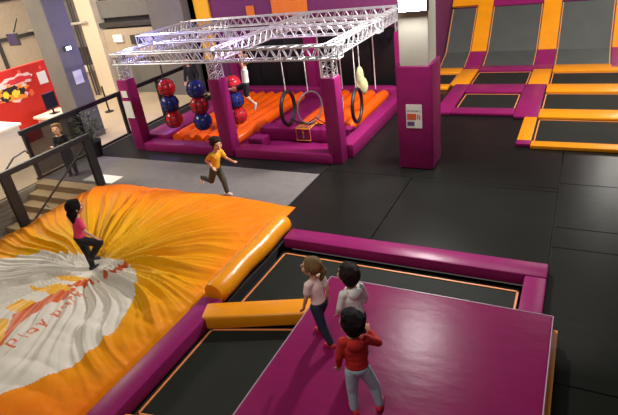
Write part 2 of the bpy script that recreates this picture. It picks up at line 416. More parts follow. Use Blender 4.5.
# wall trampolines : profile foot -> kink -> steep
K0, K1, K2 = V((18.44, .03)), V((19.45, .34)), V((20.65, 1.67)); K3 = K2+(K2-K1)*.25
def slope_panel(bm, x0, x1, prof, off, th, dx=0):
    """panel extruded across x following a (y,z) profile, lifted off along its normal"""
    top, bot = [], []
    for i, p in enumerate(prof):
        d = (prof[min(i+1, len(prof)-1)]-prof[max(i-1, 0)]).normalized(); nn = V((-d.y, d.x))
        top.append(p+nn*off); bot.append(p+nn*(off-th))
    loop = top+bot[::-1]
    a = [bm.verts.new((x0, p.x, p.y)) for p in loop]; c = [bm.verts.new((x1, p.x, p.y)) for p in loop]
    m = len(prof); L = len(loop)
    for i in range(L): bm.faces.new((a[i], a[(i+1) % L], c[(i+1) % L], c[i]))
    for q, s in ((a, 1), (c, -1)):
        for i in range(m-1):
            f = (q[i], q[i+1], q[L-2-i], q[L-1-i]); bm.faces.new(f[::s])
def lerp(a, b, t): return a+(b-a)*t
for x0, x1, lab in ((-4.45, -3.5, 'left sloping wall trampoline beside the pillar'), (-2.98, -1.28, 'middle sloping wall trampoline'), (-.72, .92, 'right sloping wall trampoline'), (1.48, 3.6, 'sloping wall trampoline at the far right edge')):
    t = thing('wall_trampoline', lab, 'trampoline', ((x0+x1)/2, 18.44, 0), 0, 'wall trampolines')
    b = BM(); slope_panel(b, x0, x1, [K0, K1, K2], .0, .02); child(t, 'bed', b, BED_LIT)
    for xx in (x0+.05, x1-.05):
        b = BM(); slope_panel(b, xx-.013, xx+.013, [K0, K1, K2], .012, .012); child(t, 'edge_tape', b, TAPE)
    if x0 == -2.98:
        b = BM(); slope_panel(b, x0, x1, [K2, K3], .05, .1); child(t, 'top_padding', b, PURPLE)
    elif x0 < -4:
        b = BM(); slope_panel(b, x0, x1, [K2+(K2-K1)*.05, K3], .05, .1); child(t, 'top_padding', b, ORANGE)
    else:
        b = BM(); slope_panel(b, x0, x1, [K2+(K2-K1)*.1, K3], .05, .1); child(t, 'top_padding', b, PURPLE)
for x0, x1, w in ((-3.5, -2.98, 'left of the middle wall trampoline'), (-1.28, -.72, 'right of the middle wall trampoline'), (.92, 1.48, 'at the right end of the right wall trampoline')):
    b = BM(); slope_panel(b, x0, x1, [V((18.02, .02)), K0, lerp(K0, K1, .9)], .07, .07); tag(obj('slope_pad', b, PURPLE), 'purple angled pad at the slope foot '+w, 'padding')
    b = BM(); slope_panel(b, x0, x1, [lerp(K0, K1, .93), K1, K2, K3], .07, .09); tag(obj('slope_pad', b, ORANGE), 'tall orange sloping pad strip '+w, 'padding')

# ------------------------------------------------------------------ walls
b = BM(); box(b, -13.0, -4.5, 15.5, 15.7, 0, 5); box(b, -4.7, -4.5, 15.7, 21.8, 0, 5); box(b, -4.7, 4.6, 21.8, 22, 0, 5); struct('wall_back', b, WALLPURPLE)
b = BM()
for i in range(6): box(b, -11.0+i*1.04, -11.0+(i+1)*1.04-.015, 15.36, 15.49, 0, 2.02, .02)
tag(obj('wall_padding', b, BLACKPAD, autosmooth=40), 'black padded panel along the wall behind the obstacle rig', 'padding')
b = BM(); box(b, -12.32, -11.72, 15.4, 15.49, 1.2, 5); struct('trim_1', b, WALLYELLOW)
b = BM(); box(b, -9.2, -7.9, 15.45, 15.49, 2.55, 5); struct('trim_2', b, WALLORANGE)
b = BM(); box(b, -10.2, -9.9, 15.44, 15.49, 2.62, 2.95); tag(obj('wall_sign', b, WALLORANGE), 'small square orange sign on the purple back wall', 'sign')
# hall end wall with piers and shutters
b = BM(); box(b, -26, -12.4, 15.5, 15.7, 0, 6); struct('wall_end', b, DARKGREY)
b = BM(); box(b, -17.75, -16.9, 15.0, 15.45, 0, 6); struct('trim_3', b, WHITEWALL)
b = BM(); box(b, -14.15, -12.6, 15.05, 15.45, 0, 6); struct('trim_4', b, CONC)
def shutter(name, x0, x1, z0, z1):
    b = BM(); n = int((z1-z0)/.12)
    for i in range(n):
        za = z0+(z1-z0)*i/n; box(b, x0, x1, 15.40-.012*(i % 2), 15.47, za, za+(z1-z0)/n-.006)
    o = struct(name, b, GREYDOOR)
shutter('door_1', -17.0, -14.2, 0, 1.35); 
b = BM(); box(b, -17.05, -14.2, 15.2, 15.47, 1.45, 2.55, .02); struct('trim_5', b, BEIGE)
b = BM(); box(b, -17.05, -14.2, 15.12, 15.42, 2.62, 2.8, .02); struct('trim_6', b, DARKGREY)
b = BM(); box(b, -17.05, -14.2, 15.3, 15.47, 2.95, 3.6, .02); struct('trim_7', b, GREYDOOR)
t = thing('wall_lamp', 'glowing white box lamp on the beige lintel left of the rig', 'lamp', (-16.1, 15.15, 2.2))
b = BM(); box(b, -16.35, -15.85, 15.1, 15.2, 2.05, 2.35, .03); child(t, 'housing', b, WHITE)
b = BM(); box(b, -16.30, -15.90, 15.09, 15.105, 2.09, 2.31, .004); child(t, 'diffuser', b, mat('lamp_glow', srgb(250, 245, 230), emit=(1, .96, .88, 1), estr=1.6))
b = BM(); box(b, -15.45, -14.8, 15.1, 15.2, 1.95, 2.3, .02); box(b, -15.4, -14.85, 15.095, 15.11, 2.0, 2.25)
tag(obj('wall_panel', b, [DARKGREY]), 'dark rectangular panel beside the glowing box lamp', 'panel')
for i, xx in enumerate((-16.6, -15.9)):
    b = BM(); tube(b, [(xx, 15.1, 0), (xx, 15.1, 1.4)], .05, 10); tag(obj('pipe', b, CONC_L), ('left' if i == 0 else 'right')+' pale pipe standing in front of the grey roller door', 'pipe', 'pipes at the roller door')
# left bay between column and pier
b = BM(); box(b, -24, -18.0, 15.3, 15.47, 1.9, 6, .02); struct('trim_8', b, GREYDOOR)
b = BM(); box(b, -20.6, -18.3, 15.2, 15.47, .9, 1.15, .02); struct('trim_9', b, WHITE)
b = BM(); box(b, -20.6, -18.3, 15.3, 15.47, 0, .9); struct('door_2', b, BEIGE)
b = BM(); tube(b, [(-20.9, 14.9, 2.75), (-17.3, 14.9, 2.92)], .05, 8); tag(obj('pipe', b, CONC_L), 'horizontal pale pipe high above the doorway behind the grey column', 'pipe')
for i in range(2):
    b = BM(); tube(b, [(-18.05+i*.14, 14.95, 0), (-18.05+i*.14, 14.95, 5.5)], .035, 8); tag(obj('pipe', b, DARKGREY), ('dark riser pipe hugging the left edge of the white pier', 'second dark riser pipe beside the white pier')[i], 'pipe', 'riser pipes')
# left wall
b = BM(); box(b, -21.2, -21, 2, 15.5, 0, 6); struct('wall_left', b, BEIGE)
b = BM()
for zz in (2.55, 4.0): box(b, -20.99, -20.9, 2, 15.5, zz, zz+.14)
for yy in (4, 8.9, 13.4): box(b, -20.99, -20.88, yy, yy+.12, 0, 6)
struct('trim_10', b, DARKGREY)
# red mural wall
t = thing('mural_wall', 'red partition wall with a colourful abstract mural at far left', 'partition', (-15.5, 9, 0))
b = BM(); box(b, -15.62, -15.5, 6.0, 11.25, 0, 2.3, .015); child(t, 'panel', b, RED)
def blob(bm, cy, cz, ry, rz, seed, n=22, x=-15.497, th=.006, sp=.35):
    rnd = random.Random(seed); P = []
    for i in range(n):
        a = 2*PI*i/n; k = 1+sp*(rnd.random()-.5)*2*(1 if i % 2 else .6)
        P.append((cy+.25+ry*k*math.cos(a), cz+rz*k*math.sin(a)))
    A = [bm.verts.new((x, p[0], p[1])) for p in P]; B = [bm.verts.new((x+th, p[0], p[1])) for p in P]
    bm.faces.new(B); bm.faces.new(A[::-1])
    for i in range(n): bm.faces.new((A[i], A[(i+1) % n], B[(i+1) % n], B[i]))
b = BM(); blob(b, 9.55, 1.66, .56, .30, 3); blob(b, 9.85, 1.93, .50, .15, 5, x=-15.496); child(t, 'mural_outline', b, mat('mural_white', srgb(240, 205, 200), .6))
b = BM(); blob(b, 9.55, 1.60, .50, .25, 8, x=-15.490); child(t, 'mural_shape', b, mat('mural_orange', srgb(244, 150, 50), .6))
b = BM(); blob(b, 9.45, 1.70, .30, .13, 13, x=-15.483); blob(b, 9.85, 1.60, .13, .10, 14, x=-15.483); blob(b, 9.25, 1.52, .16, .09, 15, x=-15.483); child(t, 'mural_shape', b, mat('mural_dark', srgb(40, 30, 40), .6))
b = BM(); blob(b, 9.62, 1.58, .13, .12, 23, x=-15.477); blob(b, 9.3, 1.62, .09, .10, 24, x=-15.477); child(t, 'mural_shape', b, mat('mural_yellow', srgb(250, 214, 60), .6))
b = BM(); blob(b, 9.9, 1.93, .42, .09, 33, x=-15.486); child(t, 'mural_shape', b, mat('mural_red', srgb(214, 50, 60), .6))
b = BM(); blob(b, 10.0, 2.14, .06, .09, 43, 8); blob(b, 10.15, 1.44, .10, .12, 44, 9); blob(b, 10.75, 2.1, .04, .07, 45, 8); child(t, 'mural_shape', b, mat('mural_peach', srgb(232, 96, 60), .6))
b = BM(); box(b, -15.49, -15.475, 10.80, 11.12, 1.60, 1.98); tag(obj('notice', b, PAPER), 'white paper notice at the right end of the red wall', 'notice')
# grey concrete column
b = BM(); box(b, -13.95, -13.22, 10.1, 10.85, 0, 6, .03); struct('trim_11', b, CONC)
b = BM(); box(b, -13.215, -13.20, 10.35, 10.65, 1.72, 2.1); tag(obj('notice', b, PAPER), 'white paper notice behind the grey column near the doorway', 'notice'); 
t = thing('column_lamp', 'small cool white lamp shining on the grey column', 'lamp', (-13.2, 10.4, 2.75))
b = BM(); box(b, -13.22, -13.1, 10.3, 10.5, 2.70, 2.83, .02); child(t, 'housing', b, DARKGREY)
b = BM(); box(b, -13.105, -13.09, 10.32, 10.48, 2.72, 2.81); child(t, 'lens', b, mat('cool_lamp', srgb(200, 240, 255), emit=(.7, .95, 1, 1), estr=6))
t = thing('wall_screen', 'dark hanging screen at the upper left of the grey column', 'screen', (-14.6, 9.95, 3.2))
b = BM(); box(b, -14.85, -14.4, 9.85, 9.93, 3.0, 3.35, .015); child(t, 'casing', b, DARKGREY)
b = BM(); box(b, -14.82, -14.43, 9.842, 9.852, 3.03, 3.32); child(t, 'screen', b, mat('screen_purple', srgb(70, 58, 92), .2))
b = BM(); tube(b, [(-14.6, 9.95, 3.35), (-14.6, 10.2, 3.7)], .02, 6); child(t, 'bracket', b, BLACKMETAL)

# reception counter, left
t = thing('reception_counter', 'bright white reception counter at the far left, above the slatted stair wall', 'counter', (-14.3, 7, 0))
b = BM(); box(b, -15.3, -13.44, 4.9, 8.40, 1.15, 1.22, .01); child(t, 'countertop', b, WHITE)
b = BM(); box(b, -15.2, -13.5, 5.0, 8.34, .002, 1.149, .01); child(t, 'front_panel', b, WHITE)
t = thing('display_desk', 'low white desk in front of the red wall', 'desk', (-14.8, 9.6, 0))
b = BM(); box(b, -15.3, -14.45, 10.0, 11.0, .70, .78, .01); child(t, 'desktop', b, WHITE)
b = BM(); box(b, -15.25, -14.6, 10.1, 10.9, 0, .70); child(t, 'cabinet', b, WHITE)
t = thing('sales_monitor', 'dark screen on a stand at the end of the white desk by the red wall', 'monitor', (-14.6, 10.45, .78))
b = BM(); box(b, -14.8, -14.74, 10.2, 10.65, .95, 1.45, .01); child(t, 'screen', b, mat('monitor_navy', srgb(34, 36, 54), .3))
b = BM(); tube(b, [(-14.78, 10.42, .79), (-14.78, 10.42, 1.0)], .03, 8); box(b, -14.9, -14.65, 10.3, 10.55, .782, .80); child(t, 'stand', b, BLACKMETAL)
# stanchions
def stanchion(x, y, label):
    t = thing('barrier_post', label, 'post', (x, y, 0), 0, 'queue posts')
    b = BM(); tube(b, [(0, 0, .02), (0, 0, .95)], .03, 10); obj('post', b, BLACKMETAL, t)
    b = BM(); tube(b, [(0, 0, 0), (0, 0, .03)], .16, 16); obj('base', b, BLACKMETAL, t)
stanchion(-15.2, 12.9, 'black queue post on the pale hall floor, left of its pair')
stanchion(-14.7, 13.2, 'black queue post on the pale hall floor, right of its pair')
# steps
t = thing('staircase', 'beige steps leading down beside the white counter', 'stairs', (-11.1, 7.6, 0))
for i in range(7):
    b = BM(); y1 = 7.64-.29*i; z = -.004-.165*i; box(b, -12.15, -10.12, y1-.30, y1, z-.16, z, .01); child(t, 'step', b, STEPM)
b = BM()
for i in range(12): box(b, -12.199, -12.16, 4.0, 7.64, -1.5+i*.122, -1.5+i*.122+.114, .006, 1)
struct('wall_stair', b, CONC_L)

# railings
def railing(name, label, x, ys, top, y0, y1, pw, panels_, pm):
    t = thing(name, label, 'railing', (x, y0, 0))
    b = BM(); box(b, x-.04, x+.04, y0, y1, top-.12, top, .01); child(t, 'top_rail', b, BLACKMETAL)
    for y in ys:
        b = BM(); box(b, x-.04, x+.04, y-pw, y+pw, 0, top-.09, .006); child(t, 'post', b, BLACKMETAL)
    for a, c in panels_:
        b = BM(); box(b, x-.006, x+.006, a, c, .08, top-.1); child(t, 'panel', b, pm)
    b = BM(); box(b, x-.03, x+.03, y0, y1, .0, .06); child(t, 'bottom_rail', b, BLACKMETAL)
railing('railing', 'black railing with smoked panels along the left side of the airbag', -10.02, (2.2, 5.5, 7.6), 1.32, 1.0, 7.70, .11, ((2.32, 5.38), (5.6, 7.5)), MESHP)
railing('railing', 'long black railing behind the steps, running back past the rig', -12.26, (7.6, 9.3, 10.9, 12.6, 14.3), 1.34, 7.5, 15.0, .05, ((7.65, 9.25),), MESHD)
b = BM(); tube(b, [(-10.25, 7.9, 1.0), (-10.25, 7.6, .95), (-10.25, 5.6, -.15), (-10.25, 5.4, -.15)], .022, 8)
for y, z in ((7.5, .9), (6.2, .2)): tube(b, [(-10.25, y, z), (-10.12, y, z-.06)], .012, 6)
tag(obj('stair_handrail', b, BLACKMETAL), 'thin black handrail sloping down along the steps', 'handrail')
b = BM(); tube(b, [(-12.05, 5.3, -.3), (-12.05, 7.0, .85), (-12.05, 7.35, .9), (-12.05, 7.4, .8)], .022, 8)
for y, z in ((6.9, .78), (5.8, .03)): tube(b, [(-12.05, y, z), (-12.18, y, z-.06)], .012, 6)
tag(obj('stair_handrail', b, BLACKMETAL), 'black handrail by the white counter with a bent upper end', 'handrail')
b = BM(); box(b, -10.85, -9.85, 7.75, 8.15, 0, .012); tag(obj('floor_sheet', b, PAPER), 'white rectangular sheet lying on the grey carpet behind the airbag', 'sheet')
# plant
t = thing('potted_plant', 'dark leafy potted plant beside the grey column', 'plant', (-11.9, 9.2, 0))
b = BM(); tube(b, [(0, 0, 0), (0, 0, .1), (0, 0, .42), (0, 0, .45)], [.17, .19, .24, .25], 20); obj('pot', b, BLACKMETAL, t, autosmooth=40)
b = BM()
for i in range(12):
    a = i*2.4; r = .05+.17*random.random(); tube(b, [(0, 0, .4), (r*.5*math.cos(a), r*.5*math.sin(a), .65), (r*1.6*math.cos(a), r*1.6*math.sin(a), .85+.3*random.random())], .008, 5)
obj('stem', b, LEAF, t)
b = BM()
for i in range(170):
    a = random.random()*2*PI; r = .36*math.sqrt(random.random()); z = .55+.65*random.random()
    c = V((r*math.cos(a), r*math.sin(a), z)); d = V((math.cos(a), math.sin(a), random.uniform(-.3, .8))).normalized(); s = d.cross(V((0, 0, 1))).normalized()*.028; L = .10+.06*random.random()
    nn = d.cross(s).normalized()*.006
    p = [c, c+d*L*.5+s, c+d*L, c+d*L*.5-s]
    A = [b.verts.new(q+nn) for q in p]; B = [b.verts.new(q-nn*.2) for q in p]
    b.faces.new(A); b.faces.new(B[::-1])
    for k in range(4): b.faces.new((A[k], B[k], B[(k+1) % 4], A[(k+1) % 4]))
obj('foliage', b, LEAF, t)

# ------------------------------------------------------------------ pillar
PX0, PX1, PY0, PY1 = -3.17, -2.58, 9.92, 10.5
b = BM(); box(b, PX0, PX1, PY0, PY1, 0, 6.5, .02); struct('trim_12', b, CONC_L)
t = thing('pillar_padding', 'purple protective padding wrapped around the bottom of the concrete pillar', 'padding', (-2.88, 10.2, 0))
b = BM(); box(b, PX0-.065, PX1+.065, PY0-.065, PY0-.003, .01, 2.2, .028, 3); child(t, 'front_panel', b, PURPLE, autosmooth=40)
b = BM(); box(b, PX1+.003, PX1+.075, PY0-.06, PY1+.06, .01, 2.24, .03, 3); child(t, 'side_panel', b, PURPLE, autosmooth=40)
b = BM(); box(b, PX0-.075, PX0-.003, PY0-.06, PY1+.06, .01, 2.24, .03, 3); child(t, 'side_panel', b, PURPLE, autosmooth=40)
t = thing('poster', 'white notice with orange and violet blocks on the front of the pillar padding', 'poster', (-2.92, PY0-.07, 1.3))
yy = PY0-.066
b = BM(); PO = V((.02, 0, -.09)); box(b, -3.070, -2.740, yy-.008, yy, 1.02, 1.52); bmesh.ops.translate(b, verts=b.verts, vec=PO); child(t, 'sheet', b, PAPER)
b = BM(); box(b, -3.050, -2.860, yy-.011, yy-.008, 1.20, 1.33); box(b, -2.840, -2.815, yy-.011, yy-.008, 1.22, 1.32); box(b, -2.800, -2.775, yy-.011, yy-.008, 1.20, 1.30); bmesh.ops.translate(b, verts=b.verts, vec=PO); child(t, 'orange_block', b, mat('print_orange', srgb(206, 92, 52), .6))
b = BM(); box(b, -3.050, -2.900, yy-.011, yy-.008, 1.07, 1.16); bmesh.ops.translate(b, verts=b.verts, vec=PO); child(t, 'violet_block', b, mat('print_violet', srgb(96, 66, 120), .6))
b = BM()
for i in range(9): box(b, -3.040+i*.03, -3.040+i*.03+.02, yy-.011, yy-.008, 1.375+.006*(i % 3), 1.395+.006*(i % 2))
bmesh.ops.translate(b, verts=b.verts, vec=PO); child(t, 'lettering', b, mat('print_black', srgb(50, 46, 50), .6))

# floodlight at the pillar top
t = thing('floodlight', 'glaring white floodlight fixed to the top of the pillar', 'lamp', (-2.900, 9.75, 3.3))
b = BM(); box(b, -3.080, -2.520, 9.66, 9.78, 3.22, 3.54, .02); tube(b, [(-2.800, 9.78, 3.37), (-2.800, 9.95, 3.37)], .03, 8); child(t, 'housing', b, BLACKMETAL)
b = BM(); box(b, -3.050, -2.550, 9.645, 9.662, 3.25, 3.51); child(t, 'lens', b, mat('flood_lens', (1, 1, 1, 1), emit=(1, .98, .96, 1), estr=40))

# ------------------------------------------------------------------ obstacle rig
ZT0, ZT1 = 2.38, 2.63
def truss_bm(A, B, s=.26, r=.022, n=None):
    A, B = V(A), V(B); d = (B-A); L = d.length; d.normalize()
    ref = V((0, 0, 1)) if abs(d.z) < .9 else V((0, 1, 0))
    sx = d.cross(ref).normalized(); sy = sx.cross(d).normalized()
    bm = BM(); h = s/2
    cs = [(-h, -h), (h, -h), (h, h), (-h, h)]
    P = lambda k, tt: A+d*tt+sx*cs[k % 4][0]+sy*cs[k % 4][1]
    for k in range(4): tube(bm, [P(k, 0), P(k, L)], r, 8)
    n = n or max(2, round(L/.30))
    for k in range(4):
        for i in range(n):
            t0, t1, t2 = L*i/n, L*(i+.5)/n, L*(i+1)/n
            tube(bm, [P(k, t0), P(k+1, t1)], r*.5, 5); tube(bm, [P(k+1, t1), P(k, t2)], r*.5, 5)
        for tt in (0, L): tube(bm, [P(k, tt), P(k+1, tt)], r*.7, 6)
    return bm
rig = thing('obstacle_rig', 'aluminium truss obstacle rig on purple padded posts', 'climbing rig', (-7.7, 12.4, 0))
zc = (ZT0+ZT1)/2; FY, BY = 9.98, 15.1
XS = (-10.78, -7.76, -4.74)
beams = [((-10.95, FY, zc), (-4.45, FY, zc))]
for x in XS: beams.append(((x, FY+.14, zc), (x, BY-.14, zc)))
for x0, y in ((-12.5, 12.6), (-12.7, BY)): beams.append(((x0, y, zc+.02), (-4.45, y, zc+.02)))
beams.append(((-7.6, 13.75, zc), (-4.75, 13.75, zc)))
beams.append(((-10.6, 11.3, zc), (-7.85, 11.3, zc)))
beams.append(((-12.4, 12.75, zc+.02), (-12.4, BY-.14, zc+.02)))
for A, B in beams: child(rig, 'truss_beam', truss_bm(A, B), TRUSS)
for x in XS:
    for y in (FY, BY):
        child(rig, 'truss_leg', truss_bm((x, y, 1.97), (x, y, ZT0-.02), .24, .02, 2), TRUSS)
        b = BM(); box(b, x-.17, x+.17, y-.17, y+.17, .002, 1.98, .02); o = child(rig, 'padded_post', b, PURPLE, autosmooth=40)
# notices on left front post
b = BM(); box(b, -10.90, -10.62, FY-.205, FY-.192, .95, 1.42); box(b, -10.86, -10.66, FY-.205, FY-.192, 1.52, 1.70); tag(obj('notice', b, PAPER), 'pale notices stuck on the leftmost purple rig post', 'notice')
# base: foam pit
pit = thing('foam_pit', 'low purple padded pit under the truss rig', 'foam pit', (-7.7, 12.4, 0))
x0, x1, y0, y1 = -10.9, -4.45, 9.75, 15.3
b = BM()
box(b, -10.55, -7.9, y0, y0+.42, .003, .24, .03); box(b, -7.5, -4.82, y0, y0+.42, .003, .24, .03); child(pit, 'front_padding', b, PURPLE, autosmooth=40)
b = BM(); box(b, x0, x0+.85, 10.2, 14.74, .003, .34, .03); child(pit, 'side_padding', b, PURPLE, autosmooth=40)
b = BM(); box(b, x1-.36, x1, 10.2, 14.88, .003, .34, .03); child(pit, 'side_padding', b, PURPLE, autosmooth=40)
b = BM(); box(b, -10.5, -4.85, 14.75, 15.1, .003, .36, .03); child(pit, 'back_padding', b, PURPLE, autosmooth=40)
b = BM(); box(b, -10.04, -4.82, 10.18, 14.74, .003, .03); child(pit, 'pit_floor', b, PURPLE)
b = BM(); box(b, -7.45, -4.84, 10.95, 11.35, .051, .38, .03); child(pit, 'divider', b, PURPLE, autosmooth=40)
b = BM(); box(b, -7.45, -6.75, 11.37, 14.0, .051, .22, .03); child(pit, 'centre_padding', b, PURPLE, autosmooth=40)
def roll(x, ya, yb, z, r, label, grp):
    b = BM(); n = 10
    tube(b, [(0, (yb-ya)*i/n, 0) for i in range(n+1)], [r*(.86 if i in (0, n) else 1-.03*(i % 5 == 0)) for i in range(n+1)], 18)
    o = obj('foam_roll', b, ORANGE_RED, autosmooth=50); o.location = (x, ya, z); tag(o, label, 'foam roll', grp)
ordn = ['first', 'second', 'third', 'fourth', 'fifth', 'sixth']
for i in range(6):
    roll(-9.80+i*.37, 10.3, 14.4, .2, .17, 'orange foam roll in the left half of the pit, %s from the left' % ordn[i], 'left foam rolls')
for i in range(4):
    roll(-6.45+i*.42, 11.6, 14.6, .2, .18, 'orange foam roll in the right half of the pit, %s from the left' % ordn[i], 'right foam rolls')
# warning block
t = thing('warning_block', 'yellow striped marker block on the purple divider of the pit', 'marker', (-6.1, 10.93, .05))
b = BM(); box(b, -.2, .2, -.04, -.005, .05, .36); box(b, -.2, .2, -.04, .42, .36, .372) ; obj('plate', b, PURPLE, t)
b = BM()
for i in range(3): prism(b, [(-.16+i*.12, .02), (-.12+i*.12, .02), (-.05+i*.12, .38), (-.09+i*.12, .38)], .372, .38)
tube(b, [(-.2, -.03, .372), (.2, -.03, .372), (.2, .42, .372), (-.2, .42, .372)], .012, 6, closed=True)
tube(b, [(-.2, -.045, .05), (.2, -.045, .05), (.2, -.045, .36), (-.2, -.045, .36)], .012, 6, closed=True)
tube(b, [(0, -.045, .05), (0, -.045, .3)], .012, 6); obj('stripe', b, YELLOWBOX, t)
b = BM(); tube(b, [(-.1, -.045, .30), (.1, -.045, .14)], .014, 6); tube(b, [(-.1, -.045, .2), (.06, -.045, .06)], .014, 6); obj('black_mark', b, RUBBER, t)
t = thing('step_block', 'small purple foam block at the left end of the pit divider', 'foam block', (-7.2, 10.5, .05))
b = BM(); box(b, -.25, .2, -.18, .2, 0, .26, .03); obj('block', b, PURPLE, t, autosmooth=40)
b = BM(); tube(b, [(-.05, -.185, .08), (-.05, -.185, .2)], .02, 6); tube(b, [(.08, -.185, .08), (.08, -.185, .2)], .02, 6); obj('black_mark', b, RUBBER, t)

# punch balls
def balls(x, y, ztop, cols, label):
    t = thing('ball_stack', label, 'punch balls', (x, y, ztop-1.3), 0, 'hanging ball stacks')
    b = BM(); tube(b, [(0, 0, 0), (0, 0, ZT0-(ztop-1.3))], .018, 6); obj('rope', b, RUBBER, t)
    for i, c in enumerate(cols):
        R = .235; z = 1.3-.28-i*.425
        b = BM(); bmesh.ops.create_uvsphere(b, u_segments=20, v_segments=14, radius=R, matrix=Matrix.Translation((.012*((-1)**i), 0, z)))
        o = obj('ball', b, BALLRED if c == 'r' else BALLBLUE, t, smooth=True)
        b = BM()
        for k in range(4):
            a = k*PI/4+.3
            tube(b, [(math.cos(a)*(R+.004)*math.sin(2*PI*q/20), math.sin(a)*(R+.004)*math.sin(2*PI*q/20), z+(R+.004)*math.cos(2*PI*q/20)) for q in range(20)], .011, 5, closed=True)
        for q in (-.5, 0, .5):
            rr = math.sqrt(1-q*q)*(R+.004); tube(b, [(rr*math.cos(2*PI*w/20), rr*math.sin(2*PI*w/20), z+q*R) for w in range(20)], .011, 5, closed=True)
        obj('net', b, NET, o)
balls(-9.55, 10.1, 1.98, 'rbr', 'hanging stack of red, blue and red balls, nearest the left post')
balls(-8.58, 10.1, 1.95, 'brb', 'hanging stack of blue, red and blue balls left of the middle post')
balls(-8.02, 10.9, 1.85, 'rbr', 'hanging ball stack half hidden behind the middle purple post')
# hoops
def hoop(x, y, z, r, rz, m, label, wr=.035):
    t = thing('hanging_hoop', label, 'hoop', (x, y, z), rz, 'hanging hoops')
    b = BM(); tube(b, [(r*math.cos(2*PI*i/40), 0, r*math.sin(2*PI*i/40)) for i in range(40)], wr, 10, closed=True); obj('ring', b, m, t, smooth=True)
    b = BM(); tube(b, [(0, 0, r), (0, 0, ZT0-z)], .012, 6); obj('rope', b, ROPE, t)
HR = math.radians
hoop(-6.62, 11.2, .85, .42, HR(95), RUBBER, 'thick black hoop hanging at the left end of the hoop row', .05)
hoop(-5.98, 11.2, .88, .40, HR(66), mat('pale_hoop', srgb(120, 112, 116), .4), 'thin greyish hoop hanging next to the thick black one', .022)
hoop(-5.2, 11.2, .9, .40, HR(95), mat('light_hoop', srgb(190, 180, 180), .4), 'pale hoop half hidden behind the right purple post', .02)
hoop(-4.72-.0, 11.0+.3, .92, .40, HR(95), RUBBER, 'thick black hoop hanging just right of the right purple post', .045)
b = BM()
for (xa, xb, za, zb) in ((-6.6, -5.85, .56, .62), (-5.85, -5.15, .62, .62), (-6.6, -5.15, .56, .6)):
    tube(b, [(xa+(xb-xa)*i/12, 11.2, za+(zb-za)*i/12-.16*math.sin(PI*i/12)) for i in range(13)], .014, 6)
tag(obj('slack_rope', b, RUBBER), 'black slack rope sagging between the hanging hoops', 'rope')
# ropes
for x, y, lab in ((-7.25, 14.6, 'white rope hanging in front of the purple back post, left one'), (-6.55, 14.6, 'white rope hanging right of the purple back post'), (-5.45, 14.6, 'white rope hanging near the right back corner of the rig')):
    b = BM(); tube(b, [(x, y, .38), (x, y, 2.2)], .018, 6); tag(obj('hanging_rope', b, ROPE), lab, 'rope', 'white hanging ropes')
# cloth bag hanging at right
t = thing('hanging_net_bag', 'pale green cloth bundle hanging right of the right purple post', 'bag', (-4.95, 12.2, 1.2))
b = BM()
ell(b, (0, 0, .2), (.10, .10, .26)); ell(b, (.08, 0, -.05), (.12, .09, .22)); ell(b, (-.06, 0, .0), (.07, .06, .3))
remesh('cloth', b, .02, CLOTH, t, 2)
b = BM(); tube(b, [(0, 0, .4), (0, 0, 1.0)], .012, 6); obj('rope', b, ROPE, t)

# LED lamps on the truss
LEDS = [((-10.6, 9.98, 2.60), 'blue', (.25, .25, 1)), ((-7.7, 9.98, 2.60), 'violet white', (.8, .7, 1)), ((-11.9, 12.6, 2.62), 'far blue', (.3, .3, 1))]
for (p, nm, c) in LEDS:
    t = thing('spotlight', 'small %s spotlight sitting on the truss' % nm, 'lamp', p)
    b = BM(); tube(b, [(0, 0, -.1), (0, 0, 0), (0, .03, .03)], [.03, .045, .04], 12); obj('housing', b, BLACKMETAL, t)
    b = BM(); ell(b, (0, 0, .02), (.04, .04, .04)); obj('lens', b, mat('led_'+nm.replace(' ', '_'), (*c, 1), emit=(*c, 1), estr=25), t)

